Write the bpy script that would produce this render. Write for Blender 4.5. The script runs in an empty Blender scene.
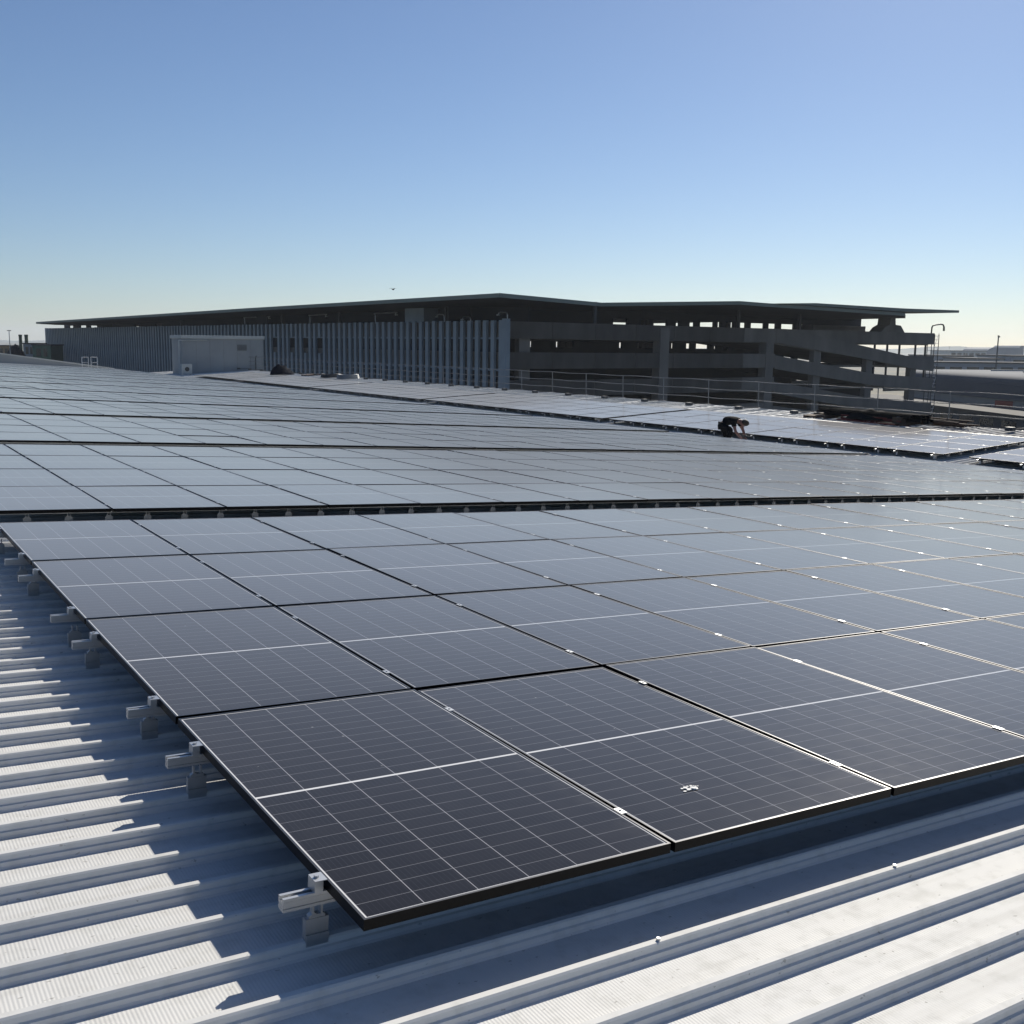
import bpy, bmesh, math, random
from mathutils import Vector, Matrix
random.seed(7)
R_ = math.radians
SC = bpy.context.scene

# ------------------------------------------------------------------ camera
CAM = Vector((-1.15006, -2.53345, 1.60023))
RIGHT = Vector((0.842103, -0.539184, 0.011994))
DOWN = Vector((-0.074097, -0.137697, -0.987699))
FWD = Vector((0.534203, 0.830855, -0.155907))
FPX = 1062.89
cd = bpy.data.cameras.new('camera'); cam = bpy.data.objects.new('camera', cd)
SC.collection.objects.link(cam); SC.camera = cam
cd.sensor_width = 36; cd.lens = 36 * FPX / 1024; cd.clip_start = 0.05; cd.clip_end = 20000
m3 = Matrix((RIGHT, -DOWN, -FWD)).transposed()
cam.matrix_world = Matrix.Translation(CAM) @ m3.to_4x4()

# ------------------------------------------------------------------ light
SL = 0.054934                                   # roof pitch (radians)
cs, sn = math.cos(SL), math.sin(SL)
def W(a, b, c=0.0):                             # near roof plane -> world
    return Vector((a * cs + c * sn, b, -a * sn + c * cs))
sund = (W(1.20, 0.84, 1.0)).normalized()
SUN_EL = math.asin(sund.z); SUN_AZ = math.atan2(sund.x, sund.y)
w = bpy.data.worlds.new('World'); SC.world = w; w.use_nodes = True
nt = w.node_tree; bg = nt.nodes['Background']
sky = nt.nodes.new('ShaderNodeTexSky'); sky.sky_type = 'NISHITA'; sky.sun_disc = False
sky.sun_elevation = SUN_EL; sky.sun_rotation = SUN_AZ
sky.altitude = 0; sky.air_density = 0.9; sky.dust_density = 0.2; sky.ozone_density = 2.0
wb = nt.nodes.new('ShaderNodeMix'); wb.data_type = 'RGBA'; wb.blend_type = 'MULTIPLY'; wb.inputs[0].default_value = 1.0
wb.inputs[7].default_value = (0.955, 1.06, 1.24, 1)          # cool white balance of the photograph
nt.links.new(sky.outputs[0], wb.inputs[6])
bg.inputs[1].default_value = 0.0555
nt.links.new(wb.outputs[2], bg.inputs[0])
sl = bpy.data.lights.new('sun', 'SUN'); sl.energy = 5.0; sl.angle = R_(0.53); sl.color = (1, 0.93, 0.81)
so = bpy.data.objects.new('sun', sl); SC.collection.objects.link(so)
so.rotation_euler = sund.to_track_quat('Z', 'Y').to_euler()
SC.view_settings.view_transform = 'Standard'; SC.view_settings.look = 'None'
SC.view_settings.exposure = 0.24; SC.view_settings.gamma = 1.0

# ------------------------------------------------------------------ helpers
COL = SC.collection
MB_ = {}
class MB:
    def __init__(s): s.v = []; s.f = []; s.m = []
    def quad(s, pts, mi=0):
        n = len(s.v); s.v += [tuple(p) for p in pts]; s.f.append(tuple(range(n, n + len(pts)))); s.m.append(mi)
    def box(s, x0, x1, y0, y1, z0, z1, mi=0, T=None):
        n = len(s.v)
        P = [(x0,y0,z0),(x1,y0,z0),(x1,y1,z0),(x0,y1,z0),(x0,y0,z1),(x1,y0,z1),(x1,y1,z1),(x0,y1,z1)]
        if T: P = [tuple(T @ Vector(p)) for p in P]
        s.v += P
        for q in ((0,3,2,1),(4,5,6,7),(0,1,5,4),(1,2,6,5),(2,3,7,6),(3,0,4,7)):
            s.f.append(tuple(n + i for i in q)); s.m.append(mi)
        return s
    def prism(s, poly, ax, lo, hi, mi=0):       # poly in the two other axes, extruded along axis ax
        def mk(p, t):
            return {0: (t, p[0], p[1]), 1: (p[0], t, p[1]), 2: (p[0], p[1], t)}[ax]
        n = len(s.v); k = len(poly)
        s.v += [mk(p, lo) for p in poly] + [mk(p, hi) for p in poly]
        s.f.append(tuple(n + i for i in range(k))); s.m.append(mi)
        s.f.append(tuple(n + k + i for i in reversed(range(k)))); s.m.append(mi)
        for i in range(k):
            j = (i + 1) % k
            s.f.append((n + i, n + k + i, n + k + j, n + j)); s.m.append(mi)
        return s
    def tube(s, pts, r, seg=8, mi=0, cap=True):
        pts = [Vector(p) for p in pts]; rings = []
        for i, p in enumerate(pts):
            d = (pts[min(i + 1, len(pts) - 1)] - pts[max(i - 1, 0)]).normalized()
            u = d.cross(Vector((0, 0, 1)))
            if u.length < 1e-3: u = d.cross(Vector((1, 0, 0)))
            u.normalize(); v = d.cross(u)
            rr = r[i] if isinstance(r, (list, tuple)) else r
            n = len(s.v)
            for k in range(seg):
                a = 2 * math.pi * k / seg; s.v.append(tuple(p + u * rr * math.cos(a) + v * rr * math.sin(a)))
            rings.append(n)
        for i in range(len(rings) - 1):
            for k in range(seg):
                k2 = (k + 1) % seg
                s.f.append((rings[i] + k, rings[i] + k2, rings[i+1] + k2, rings[i+1] + k)); s.m.append(mi)
        if cap:
            s.f.append(tuple(rings[0] + k for k in reversed(range(seg)))); s.m.append(mi)
            s.f.append(tuple(rings[-1] + k for k in range(seg))); s.m.append(mi)
        return s
    def mesh(s, name, mats, smooth=False, fix=True):
        me = bpy.data.meshes.new(name); me.from_pydata(s.v, [], s.f)
        for m in (mats if isinstance(mats, (list, tuple)) else [mats]): me.materials.append(m)
        me.polygons.foreach_set('material_index', s.m)
        if fix:
            bm = bmesh.new(); bm.from_mesh(me); bmesh.ops.recalc_face_normals(bm, faces=bm.faces); bm.to_mesh(me); bm.free()
        if smooth: me.polygons.foreach_set('use_smooth', [True] * len(me.polygons))
        me.update(); return me
    def build(s, name, mats, parent=None, smooth=False, bevel=0, fix=True):
        o = bpy.data.objects.new(name, s.mesh(name, mats, smooth, fix)); COL.objects.link(o)
        if parent: o.parent = parent
        if bevel:
            b = o.modifiers.new('bevel', 'BEVEL'); b.width = bevel; b.segments = 2; b.limit_method = 'ANGLE'
        return o
def tag(o, label=None, cat=None, group=None, kind=None):
    if label: o['label'] = label
    if cat: o['category'] = cat
    if group: o['group'] = group
    if kind: o['kind'] = kind
    return o
def empty(name, loc, rot=(0, 0, 0), label=None, cat=None, group=None):
    o = bpy.data.objects.new(name, None); COL.objects.link(o); o.location = loc; o.rotation_euler = rot
    o.empty_display_size = 0.1
    return tag(o, label, cat, group)
def link_mesh(name, me, parent=None, loc=(0, 0, 0)):
    o = bpy.data.objects.new(name, me); COL.objects.link(o); o.location = loc
    if parent: o.parent = parent
    return o
def proj(P):
    d = Vector(P) - CAM; z = d.dot(FWD)
    if z < 0.05: return None
    return 512 + FPX * d.dot(RIGHT) / z, 512 + FPX * d.dot(DOWN) / z
ORD = ['', 'first', 'second', 'third', 'fourth', 'fifth', 'sixth', 'seventh', 'eighth', 'ninth', 'tenth', 'eleventh', 'twelfth',
       'thirteenth', 'fourteenth', 'fifteenth', 'sixteenth', 'seventeenth', 'eighteenth', 'nineteenth', 'twentieth', 'twenty first',
       'twenty second', 'twenty third', 'twenty fourth', 'twenty fifth']

# ------------------------------------------------------------------ materials
class NT:
    def __init__(s, name):
        s.m = bpy.data.materials.new(name); s.m.use_nodes = True; s.t = s.m.node_tree; s.b = s.t.nodes['Principled BSDF']
    def n(s, k, **kw):
        x = s.t.nodes.new(k)
        for a, b in kw.items(): setattr(x, a, b)
        return x
    def l(s, a, b): s.t.links.new(a, b)
    def math(s, op, a, b=None, c=None):
        x = s.n('ShaderNodeMath', operation=op)
        for i, q in enumerate((a, b, c)):
            if q is None: continue
            if isinstance(q, (int, float)): x.inputs[i].default_value = q
            else: s.l(q, x.inputs[i])
        return x.outputs[0]
    def mix(s, f, a, b):
        x = s.n('ShaderNodeMix', data_type='RGBA')
        if isinstance(f, (int, float)): x.inputs[0].default_value = f
        else: s.l(f, x.inputs[0])
        for i, q in ((6, a), (7, b)):
            if isinstance(q, tuple): x.inputs[i].default_value = (*q[:3], 1)
            else: s.l(q, x.inputs[i])
        return x.outputs[2]
    def noise(s, scale, detail=4, co='Object', sc=(1, 1, 1), rough=0.55):
        tc = s.n('ShaderNodeTexCoord'); mp = s.n('ShaderNodeMapping'); mp.inputs['Scale'].default_value = sc
        s.l(tc.outputs[co], mp.inputs[0]); x = s.n('ShaderNodeTexNoise'); x.inputs['Scale'].default_value = scale
        x.inputs['Detail'].default_value = detail; x.inputs['Roughness'].default_value = rough; s.l(mp.outputs[0], x.inputs[0]); return x.outputs[0]
    def ramp(s, v, lo, hi):
        x = s.n('ShaderNodeMapRange'); x.inputs[1].default_value = lo; x.inputs[2].default_value = hi; s.l(v, x.inputs[0]); return x.outputs[0]
def mat(name, col, rough=0.6, metal=0.0, var=0.15, scale=3.0, sc=(1, 1, 1), bump=0.0, spec=None):
    k = NT(name); c = col
    f = k.noise(scale, 5, sc=sc)
    k.l(k.mix(k.ramp(f, 0.3, 0.7), tuple(x * (1 - var) for x in c), tuple(min(1, x * (1 + var)) for x in c)), k.b.inputs['Base Color'])
    k.b.inputs['Roughness'].default_value = rough; k.b.inputs['Metallic'].default_value = metal
    if spec is not None: k.b.inputs['Specular IOR Level'].default_value = spec
    if bump:
        bp = k.n('ShaderNodeBump'); bp.inputs['Strength'].default_value = 0.4; bp.inputs['Distance'].default_value = bump
        k.l(f, bp.inputs['Height']); k.l(bp.outputs[0], k.b.inputs['Normal'])
    return k.m

PW, PL, LIP = 1.134, 1.880, 0.008
def glass_mat():
    k = NT('solar_glass'); uv = k.n('ShaderNodeUVMap', uv_map='UVMap'); sp = k.n('ShaderNodeSeparateXYZ'); k.l(uv.outputs[0], sp.inputs[0])
    x, y = sp.outputs[0], sp.outputs[1]
    mg = 0.0145; cw = (PW - 2 * mg) / 6; hg = 0.0065; ch = (PL / 2 - hg - mg) / 12
    xx = k.math('SUBTRACT', x, mg); yy = k.math('SUBTRACT', k.math('ABSOLUTE', k.math('SUBTRACT', y, PL / 2)), hg)
    def line(v, pitch, half):
        p = k.math('PINGPONG', v, pitch / 2)            # 0 at cell borders
        return k.math('LESS_THAN', p, half)
    colm = line(xx, cw, 0.0016); rowm = line(yy, ch, 0.0012)
    bus = line(k.math('ADD', xx, cw / 20), cw / 10, 0.0007)
    out = k.math('MAXIMUM', k.math('MAXIMUM', k.math('LESS_THAN', xx, 0.0), k.math('GREATER_THAN', xx, PW - 2 * mg)),
                 k.math('MAXIMUM', k.math('LESS_THAN', yy, 0.0), k.math('GREATER_THAN', yy, PL / 2 - hg - mg)))
    n1 = k.noise(1.3, 4); n2 = k.noise(9.0, 6)
    oi = k.n('ShaderNodeObjectInfo')
    cell = k.mix(k.ramp(n1, 0.3, 0.7), (0.002, 0.002, 0.003), (0.004, 0.0035, 0.005))
    cell = k.mix(k.math('MULTIPLY', oi.outputs['Random'], 0.5), cell, (0.006, 0.006, 0.010))
    cell = k.mix(k.math('MULTIPLY', bus, 0.20), cell, (0.13, 0.13, 0.15))
    wn = k.n('ShaderNodeTexWhiteNoise', noise_dimensions='3D'); cb = k.n('ShaderNodeCombineXYZ')
    k.l(k.math('FLOOR', k.math('DIVIDE', xx, cw)), cb.inputs[0]); k.l(k.math('FLOOR', k.math('DIVIDE', k.math('SUBTRACT', y, PL / 2), ch)), cb.inputs[1]); k.l(oi.outputs['Random'], cb.inputs[2]); k.l(cb.outputs[0], wn.inputs['Vector'])
    cell = k.mix(k.math('MULTIPLY', wn.outputs['Value'], 0.6), cell, (0.010, 0.009, 0.011))
    c = k.mix(k.math('MULTIPLY', rowm, 0.30), cell, (0.55, 0.55, 0.58))
    c = k.mix(k.math('MULTIPLY', colm, 0.52), c, (0.60, 0.60, 0.63))
    c = k.mix(out, c, (0.74, 0.74, 0.74))
    # dust film and specks on the glass
    dust = k.math('ADD', k.math('MULTIPLY', k.ramp(n2, 0.35, 0.75), 0.007), 0.0005)
    dust = k.math('ADD', dust, k.math('MULTIPLY', k.math('MULTIPLY', k.ramp(x, PW - .10, PW - .02), k.ramp(n2, 0.4, 0.7)), 0.035))
    tc = k.n('ShaderNodeTexCoord'); vo = k.n('ShaderNodeTexVoronoi'); vo.inputs['Scale'].default_value = 9.0; k.l(tc.outputs['Object'], vo.inputs['Vector'])
    ns = k.noise(2.1, 2)
    speck = k.math('MULTIPLY', k.math('LESS_THAN', vo.outputs['Distance'], 0.045), k.math('GREATER_THAN', ns, 0.53))
    c = k.mix(k.math('MINIMUM', k.math('ADD', dust, k.math('MULTIPLY', speck, 0.35)), 1.0), c, (0.62, 0.60, 0.55))
    k.l(c, k.b.inputs['Base Color'])
    ro = k.math('ADD', k.math('MULTIPLY', n2, 0.05), 0.10); k.l(ro, k.b.inputs['Roughness'])
    k.b.inputs['IOR'].default_value = 1.26; k.b.inputs['Specular Tint'].default_value = (1, 0.925, 0.86, 1)
    k.b.inputs['Sheen Tint'].default_value = (1, 0.90, 0.82, 1); k.b.inputs['Sheen Weight'].default_value = 1.0; k.b.inputs['Sheen Roughness'].default_value = 0.288
    return k.m
def roof_mat():
    k = NT('zinc_roof')
    n1 = k.noise(0.6, 6, sc=(0.35, 1, 1)); n2 = k.noise(14, 6)
    c = k.mix(k.ramp(n1, 0.3, 0.72), (0.61, 0.615, 0.61), (0.70, 0.70, 0.685))
    c = k.mix(k.math('MULTIPLY', k.ramp(n2, 0.50, 0.78), 0.40), c, (0.42, 0.42, 0.39))
    n3 = k.noise(3.0, 7, sc=(0.25, 5, 1)); c = k.mix(k.math('MULTIPLY', k.ramp(n3, 0.52, 0.74), 0.25), c, (0.40, 0.39, 0.36))
    n4 = k.noise(42, 3, sc=(0.6, 1, 1)); c = k.mix(k.math('MULTIPLY', k.math('GREATER_THAN', n4, 0.70), 0.5), c, (0.2, 0.19, 0.17))
    k.l(c, k.b.inputs['Base Color']); k.b.inputs['Metallic'].default_value = 0.03; k.b.inputs['Specular IOR Level'].default_value = 0.06
    k.l(k.math('ADD', k.math('MULTIPLY', n2, 0.15), 0.6), k.b.inputs['Roughness'])
    tc = k.n('ShaderNodeTexCoord'); wv = k.n('ShaderNodeTexWave'); wv.wave_type = 'BANDS'; wv.bands_direction = 'X'
    wv.inputs['Scale'].default_value = 27.0; wv.inputs['Distortion'].default_value = 0.0; k.l(tc.outputs['Object'], wv.inputs[0])
    bp = k.n('ShaderNodeBump'); bp.inputs['Strength'].default_value = 0.5; bp.inputs['Distance'].default_value = 0.0010
    sz = k.n('ShaderNodeSeparateXYZ'); k.l(tc.outputs['Object'], sz.inputs[0])
    k.l(k.math('MULTIPLY', wv.outputs['Fac'], k.math('LESS_THAN', sz.outputs[2], -0.233)), bp.inputs['Height']); k.l(bp.outputs[0], k.b.inputs['Normal'])
    return k.m
M = dict(
    glass=glass_mat(), roof=roof_mat(),
    frame=mat('black_anodised', (0.003, 0.003, 0.004), 0.30, 0.0, 0.1, spec=0.10),
    lip=mat('frame_top_gleam', (0.10, 0.10, 0.105), 0.36, 0.9, 0.1),  # top faces of the black frame: sun gleam put into a lighter metallic colour
    alu=mat('aluminium', (0.52, 0.53, 0.54), 0.40, 0.85, 0.06, 8),
    galv=mat('galvanised', (0.45, 0.46, 0.47), 0.42, 0.8, 0.12, 12),
    tread=mat('tread_metal', (0.82, 0.82, 0.80), 0.5, 0.15, 0.08, 5),
    railm=mat('railing_tube', (0.20, 0.205, 0.21), 0.5, 0.4, 0.1, 4),
    gutter=mat('gutter_steel', (0.28, 0.29, 0.30), 0.5, 0.5, 0.2, 1.5),
    white=mat('white_cladding', (0.42, 0.44, 0.43), 0.55, 0.0, 0.06, 0.6),
    grey=mat('grey_cladding', (0.26, 0.28, 0.29), 0.6, 0.0, 0.1, 0.5),
    dark=mat('dark_steel', (0.05, 0.055, 0.06), 0.6, 0.2, 0.2, 2),
    concrete=mat('concrete', (0.155, 0.145, 0.135), 0.85, 0.0, 0.22, 0.35, sc=(1, 1, 0.4), bump=0.01),
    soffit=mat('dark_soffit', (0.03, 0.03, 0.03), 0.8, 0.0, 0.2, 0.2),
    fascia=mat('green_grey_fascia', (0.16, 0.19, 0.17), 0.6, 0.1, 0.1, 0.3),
    fin=mat('blue_grey_fin', (0.19, 0.24, 0.29), 0.5, 0.1, 0.12, 0.4),
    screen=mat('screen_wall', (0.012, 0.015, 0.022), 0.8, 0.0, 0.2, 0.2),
    cloth=mat('black_cloth', (0.010, 0.010, 0.012), 0.95, 0, 0.2, 20, spec=0.1),
    skin=mat('skin', (0.26, 0.13, 0.10), 0.6, 0, 0.05, 20),
    redcloth=mat('dull_red_cloth', (0.16, 0.035, 0.03), 0.9, 0, 0.2, 20),
    hair=mat('brown_hair', (0.03, 0.02, 0.012), 0.7, 0, 0.2, 20),
    bluebag=mat('navy_sheet', (0.008, 0.011, 0.020), 0.95, 0, 0.3, 6, bump=0.02, spec=0.05),
    wood=mat('pallet_wood', (0.10, 0.06, 0.04), 0.8, 0, 0.3, 5, sc=(6, 1, 1)),
    brown=mat('dull_brown_card', (0.09, 0.06, 0.04), 0.9, 0, 0.15, 4),
    card=mat('cardboard', (0.30, 0.21, 0.13), 0.85, 0, 0.15, 4),
    red=mat('red_paint', (0.28, 0.03, 0.025), 0.45, 0, 0.1, 1),
    green=mat('green_paint', (0.05, 0.12, 0.08), 0.5, 0, 0.15, 1),
    bluegrey=mat('blue_grey_sheet', (0.08, 0.10, 0.13), 0.9, 0.0, 0.12, 0.08),
    shed=mat('shed_cladding', (0.24, 0.27, 0.31), 0.8, 0.0, 0.12, 0.08),
    paleroof=mat('pale_roof', (0.065, 0.066, 0.068), 0.9, 0.0, 0.12, 0.1),
    tyre=mat('rubber', (0.02, 0.02, 0.02), 0.9), window=mat('window_glass', (0.03, 0.035, 0.04), 0.12, 0.0, 0.1),
    leaf=mat('foliage', (0.05, 0.075, 0.035), 0.8, 0, 0.5, 0.8), bark=mat('bark', (0.09, 0.07, 0.05), 0.9),
    white_splat=mat('dropping', (0.8, 0.8, 0.78), 0.8, 0, 0.05),
    silo=mat('dark_green_stack', (0.06, 0.09, 0.06), 0.6, 0.2),
    car=[mat('car_paint_%s' % n, c, 0.3, 0.3, 0.05) for n, c in (('white', (0.6, 0.6, 0.6)), ('red', (0.25, 0.03, 0.03)), ('dark', (0.04, 0.045, 0.06)), ('blue', (0.05, 0.1, 0.2)))],
)

# ------------------------------------------------------------------ ground
def ground_mat():
    k = NT('ground'); n1 = k.noise(0.006, 8); n2 = k.noise(0.05, 6)
    c = k.mix(k.ramp(n1, 0.42, 0.6), (0.10, 0.11, 0.10), (0.17, 0.15, 0.10)); c = k.mix(k.math('MULTIPLY', k.ramp(n2, 0.45, 0.7), 0.4), c, (0.06, 0.075, 0.04))
    k.l(c, k.b.inputs['Base Color']); k.b.inputs['Roughness'].default_value = 0.95; return k.m
GZ = -18.0
g = MB(); S = 9000
g.quad([(-S, -S, GZ), (S, -S, GZ), (S, S, GZ), (-S, S, GZ)]); tag(g.build('ground', ground_mat()), kind='structure')

# ------------------------------------------------------------------ terminal building roof (valley roof)
AV, HP, RIBH, PITCH, RB0 = 24.3, 0.235, 0.045, 0.2475, -0.195
B0, B1 = RB0 - 16 * PITCH, RB0 + 463 * PITCH
tb = empty('terminal_building', (0, 0, 0), label='large low building whose white ribbed metal valley roof carries the solar panels', cat='building')
def rib_sheet(a0, a1, b0, n, z):
    prof = [(-0.037, 0), (-0.031, .007), (-0.028, .020), (-0.019, .023), (-0.017, .040), (-0.011, .045), (0.011, .045), (0.017, .040), (0.019, .023), (0.028, .020), (0.031, .007), (0.037, 0)]
    m = MB(); pts = [(b0 - PITCH / 2, 0.0)]
    for i in range(n):
        for p in prof: pts.append((b0 + i * PITCH + p[0], p[1]))
        # shallow swage in the pan
    pts.append((b0 + (n - .5) * PITCH, 0.0))
    m.v = [(a0, p[0], z + p[1]) for p in pts] + [(a1, p[0], z + p[1]) for p in pts]
    k = len(pts)
    for i in range(k - 1): m.f.append((i, k + i, k + i + 1, i + 1)); m.m.append(0)
    return m
nr = 480
o = rib_sheet(-16.0, AV - 0.28, B0, nr, -HP).build('roof', M['roof'], tb, fix=False); o.rotation_euler = (0, SL, 0)
VP_ = W(AV, 0, 0)                                # foot of the far slope (panel-top level)
o = rib_sheet(0.28, 7.95, B0, nr - 48, -HP).build('roof', M['roof'], tb, fix=False); o.location = VP_; o.rotation_euler = (0, -SL, 0)
def FW(d, b, c=0.0):                             # far slope -> world
    return VP_ + Vector((d * cs - c * sn, b, d * sn + c * cs))
bm_ = MB()
zc = VP_.z - HP
xg = VP_.x
BB0, BB1 = B0 - PITCH, B0 + nr * PITCH
bm_.box(xg - .27, xg + .27, BB0, BB1, zc - .16, zc - .15); bm_.box(xg - .275, xg - .27, BB0, BB1, zc - .16, zc + .008); bm_.box(xg + .27, xg + .275, BB0, BB1, zc - .16, zc + .008)
bm_.build('gutter', M['gutter'], tb)
wl = MB(); xe = xg + 7.95 * cs; ze = zc + 7.95 * sn
wl.box(-15.9, xe - .02, BB0 + .1, BB1 - 48 * PITCH - .3, GZ, zc - .3); wl.build('wall', M['grey'], tb)
wl = MB(); wl.box(xe + .002, xe + .14, BB0, BB1 - 48 * PITCH, ze - .55, ze + .07); wl.build('edge_flashing', M['galv'], tb)
# tapering parapet upstand closing the far end of the near slope
pp = MB(); pb = 112.2
pts = [(-16, 0.2), (-16, 2.1), (2, 1.75), (23.9, -0.12), (23.9, -0.19)]
pp.prism([(p[0], p[1]) for p in pts], 1, pb, pb + .3); o = pp.build('parapet', M['grey'], tb); 
o.rotation_euler = (0, SL, 0)
pc = MB(); pc.prism([(-16, 2.103), (-16, 2.22), (2, 1.87), (23.9, 0.0), (23.9, -0.117), (2, 1.753)], 1, pb - .06, pb + .36)
o = pc.build('parapet_cap', M['white'], tb); o.rotation_euler = (0, SL, 0)
sc = MB()
for x, y in ((.93, 0), (2.08, 0)):
    sc.tube([(x, RB0, -HP + .045), (x, RB0, -HP + .053)], .007, 6)
o = sc.build('roof_screw', M['alu'], tb); o.rotation_euler = (0, SL, 0)

# ------------------------------------------------------------------ solar panels
def frame_mb(mb, T=None, mi=0, lipm=1):
    z0, z1 = -0.035, 0.0
    for (x0, x1, y0, y1) in ((0, PW, 0, LIP), (0, PW, PL - LIP, PL), (0, LIP, LIP, PL - LIP), (PW - LIP, PW, LIP, PL - LIP)):
        mb.box(x0, x1, y0, y1, z0, z1 - .0008, mi, T)
    for (x0, x1, y0, y1) in ((0, PW, 0, LIP), (0, PW, PL - LIP, PL), (0, LIP, LIP, PL - LIP), (PW - LIP, PW, LIP, PL - LIP)):
        mb.box(x0, x1, y0, y1, z1 - .0007, z1, mi + lipm, T)
def add_uv(me, pred, uvf):
    uv = me.uv_layers.new(name='UVMap')
    for p in me.polygons:
        for li in p.loop_indices: uv.data[li].uv = uvf(me.vertices[me.loops[li].vertex_index].co)
fm = MB(); frame_mb(fm); FRAME = fm.mesh('frame', [M['frame'], M['lip']])
gm = MB(); gm.box(LIP, PW - LIP, LIP, PL - LIP, -0.008, -0.0025)
GLASS = gm.mesh('glass', M['glass']); add_uv(GLASS, None, lambda c: (c.x, c.y))
ROWP, COLP, ARRP = 1.9143, 1.154, 8.397
panels = []   # (world pos fn, rot, block key, row, col)
TN = Matrix.Rotation(SL, 4, 'Y'); TF = Matrix.Rotation(-SL, 4, 'Y')
for k in range(13):
    for j in range(4):
        for i in range(20):
            jit = random.uniform(-.0012, .0012)
            panels.append((W(i * COLP + .01, k * ARRP + j * ROWP + .012, jit), TN, ('near', k), j, i))
FAR0 = 0.76
far_starts = [(0.15, 15.1 - 15.294 + .0, 8), (1, 15.9, 8), (2, 31.56, 8), (3, 47.2, 8), (4, 62.86, 8), (5, 78.5, 5)]
for k, (_, b, nrow) in enumerate(far_starts):
    for j in range(nrow):
        for i in range(4):
            panels.append((FW(FAR0 + i * COLP, b + j * ROWP), TF, ('far', k), j, i))
info = []
for P, T, blk, j, i in panels:
    TT = Matrix.Translation(P) @ T; vis = 0; pr = []
    for a in range(7):
        for b in range(9):
            q = proj(TT @ Vector((PW * a / 6, PL * b / 8, 0)))
            if q and 0 <= q[0] <= 1024 and 0 <= q[1] <= 1024: vis += 1
    c = [proj(TT @ Vector(v)) for v in ((0, 0, 0), (PW, 0, 0), (PW, PL, 0), (0, PL, 0))]
    area = 0
    if vis and all(c): area = abs(sum(c[n][0] * c[(n+1) % 4][1] - c[(n+1) % 4][0] * c[n][1] for n in range(4))) / 2 * vis / 63
    info.append(area)
order = sorted(range(len(panels)), key=lambda n: -info[n]); top = set(n for n in order[:298] if info[n] > 0)
BN = {0: 'nearest block', 1: 'second block', 2: 'third block', 3: 'fourth block', 4: 'fifth block', 5: 'sixth block'}
rank = {}
rest = MB(); restuv = []
for n, (P, T, blk, j, i) in enumerate(panels):
    if n in top:
        key = (blk, j); rank[key] = rank.get(key, 0) + 1; r = rank[key]
        rowname = ['front row', 'second row', 'third row', 'back row'][j] if blk[0] == 'near' else ORD[j + 1] + ' row'
        if blk[0] == 'near':
            lab = 'solar panel, %s visible from the left in the %s of the %s' % (ORD[r], rowname, BN[blk[1]])
        else:
            lab = 'pale solar panel beyond the valley, %s upslope in %s of the %s far block' % (ORD[i + 1], rowname, ORD[blk[1] + 1])
        eu = T.to_euler(); eu.x += random.gauss(0, .0014); eu.y += random.gauss(0, .0014)
        e = empty('solar_panel', P, eu, lab, 'solar panel', 'solar panels mounted in rows on the metal roof')
        link_mesh('frame', FRAME, e); link_mesh('glass', GLASS, e)
    else:
        TT = Matrix.Translation(P) @ T @ Matrix.Rotation(random.gauss(0, .0014), 4, 'X') @ Matrix.Rotation(random.gauss(0, .0014), 4, 'Y')
        frame_mb(rest, TT, 0, 2); rest.box(LIP, PW - LIP, LIP, PL - LIP, -0.008, -0.0025, 1, TT)
me = rest.mesh('solar_panel', [M['frame'], M['glass'], M['lip']], fix=False)
uv = me.uv_layers.new(name='UVMap'); uvs = []
UB = [(0,0),(1,0),(1,1),(0,1),(0,0),(1,0),(1,1),(0,1)]
for pi, p in enumerate(me.polygons):
    base = (p.vertices[0] // 8) * 8
    for li in p.loop_indices:
        q = UB[me.loops[li].vertex_index - base]
        uvs += [LIP + q[0] * (PW - 2 * LIP), LIP + q[1] * (PL - 2 * LIP)]
uv.data.foreach_set('uv', uvs)
o = link_mesh('solar_panel', me); tag(o, 'mass of small distant solar panels covering the far part of the roof', 'solar panels', kind='stuff')

# ------------------------------------------------------------------ rails, clamps, brackets
railm = MB()
L = 20 * COLP
for (y0, y1, z0, z1) in ((-.020, -.008, -.046, -.036), (.008, .020, -.046, -.036), (-.020, .020, -.058, -.0465), (-.017, .017, -.068, -.0585), (-.020, .020, -.078, -.0685)):
    railm.box(-.125, L + .14, y0, y1, z0, z1)
RAIL = railm.mesh('rail_bar', M['alu'])
cm = MB(); cm.box(-.0135, .0135, -.024, .024, .0005, .0030); cm.box(-.007, .007, -.024, .024, -.036, .0005); cm.tube([(0, 0, .0030), (0, 0, .007)], .005, 6)
MID = cm.mesh('mid_clamp', M['alu'])
ce = MB(); ce.box(-.030, -.003, -.027, .027, -.036, .003); ce.box(-.003, .010, -.027, .027, .0005, .003); ce.tube([(-.015, 0, .003), (-.015, 0, .010)], .008, 6)
ENDC = ce.mesh('end_clamp', M['alu'])
br = MB(); br.box(-.037, .037, -.012, .012, -.190, -.122); br.box(-.036, .036, -.019, -.0125, -.206, -.170)         # clamp block gripping the rib
BLOCK = br.mesh('rib_clamp', M['galv'])
b2 = MB(); b2.prism([(-.026, -.122), (-.026, -.114), (-.016, -.108), (-.016, -.0785), (-.010, -.0785), (-.010, -.104), (.0, -.111), (.012, -.111), (.012, -.0785), (.018, -.0785), (.018, -.110), (.026, -.115), (.026, -.122)], 1, -.010, .010); 
BOLT = b2.mesh('hook_bolt', M['galv'])
def near_rib(b): return RB0 + round((b - RB0) / PITCH) * PITCH
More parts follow.
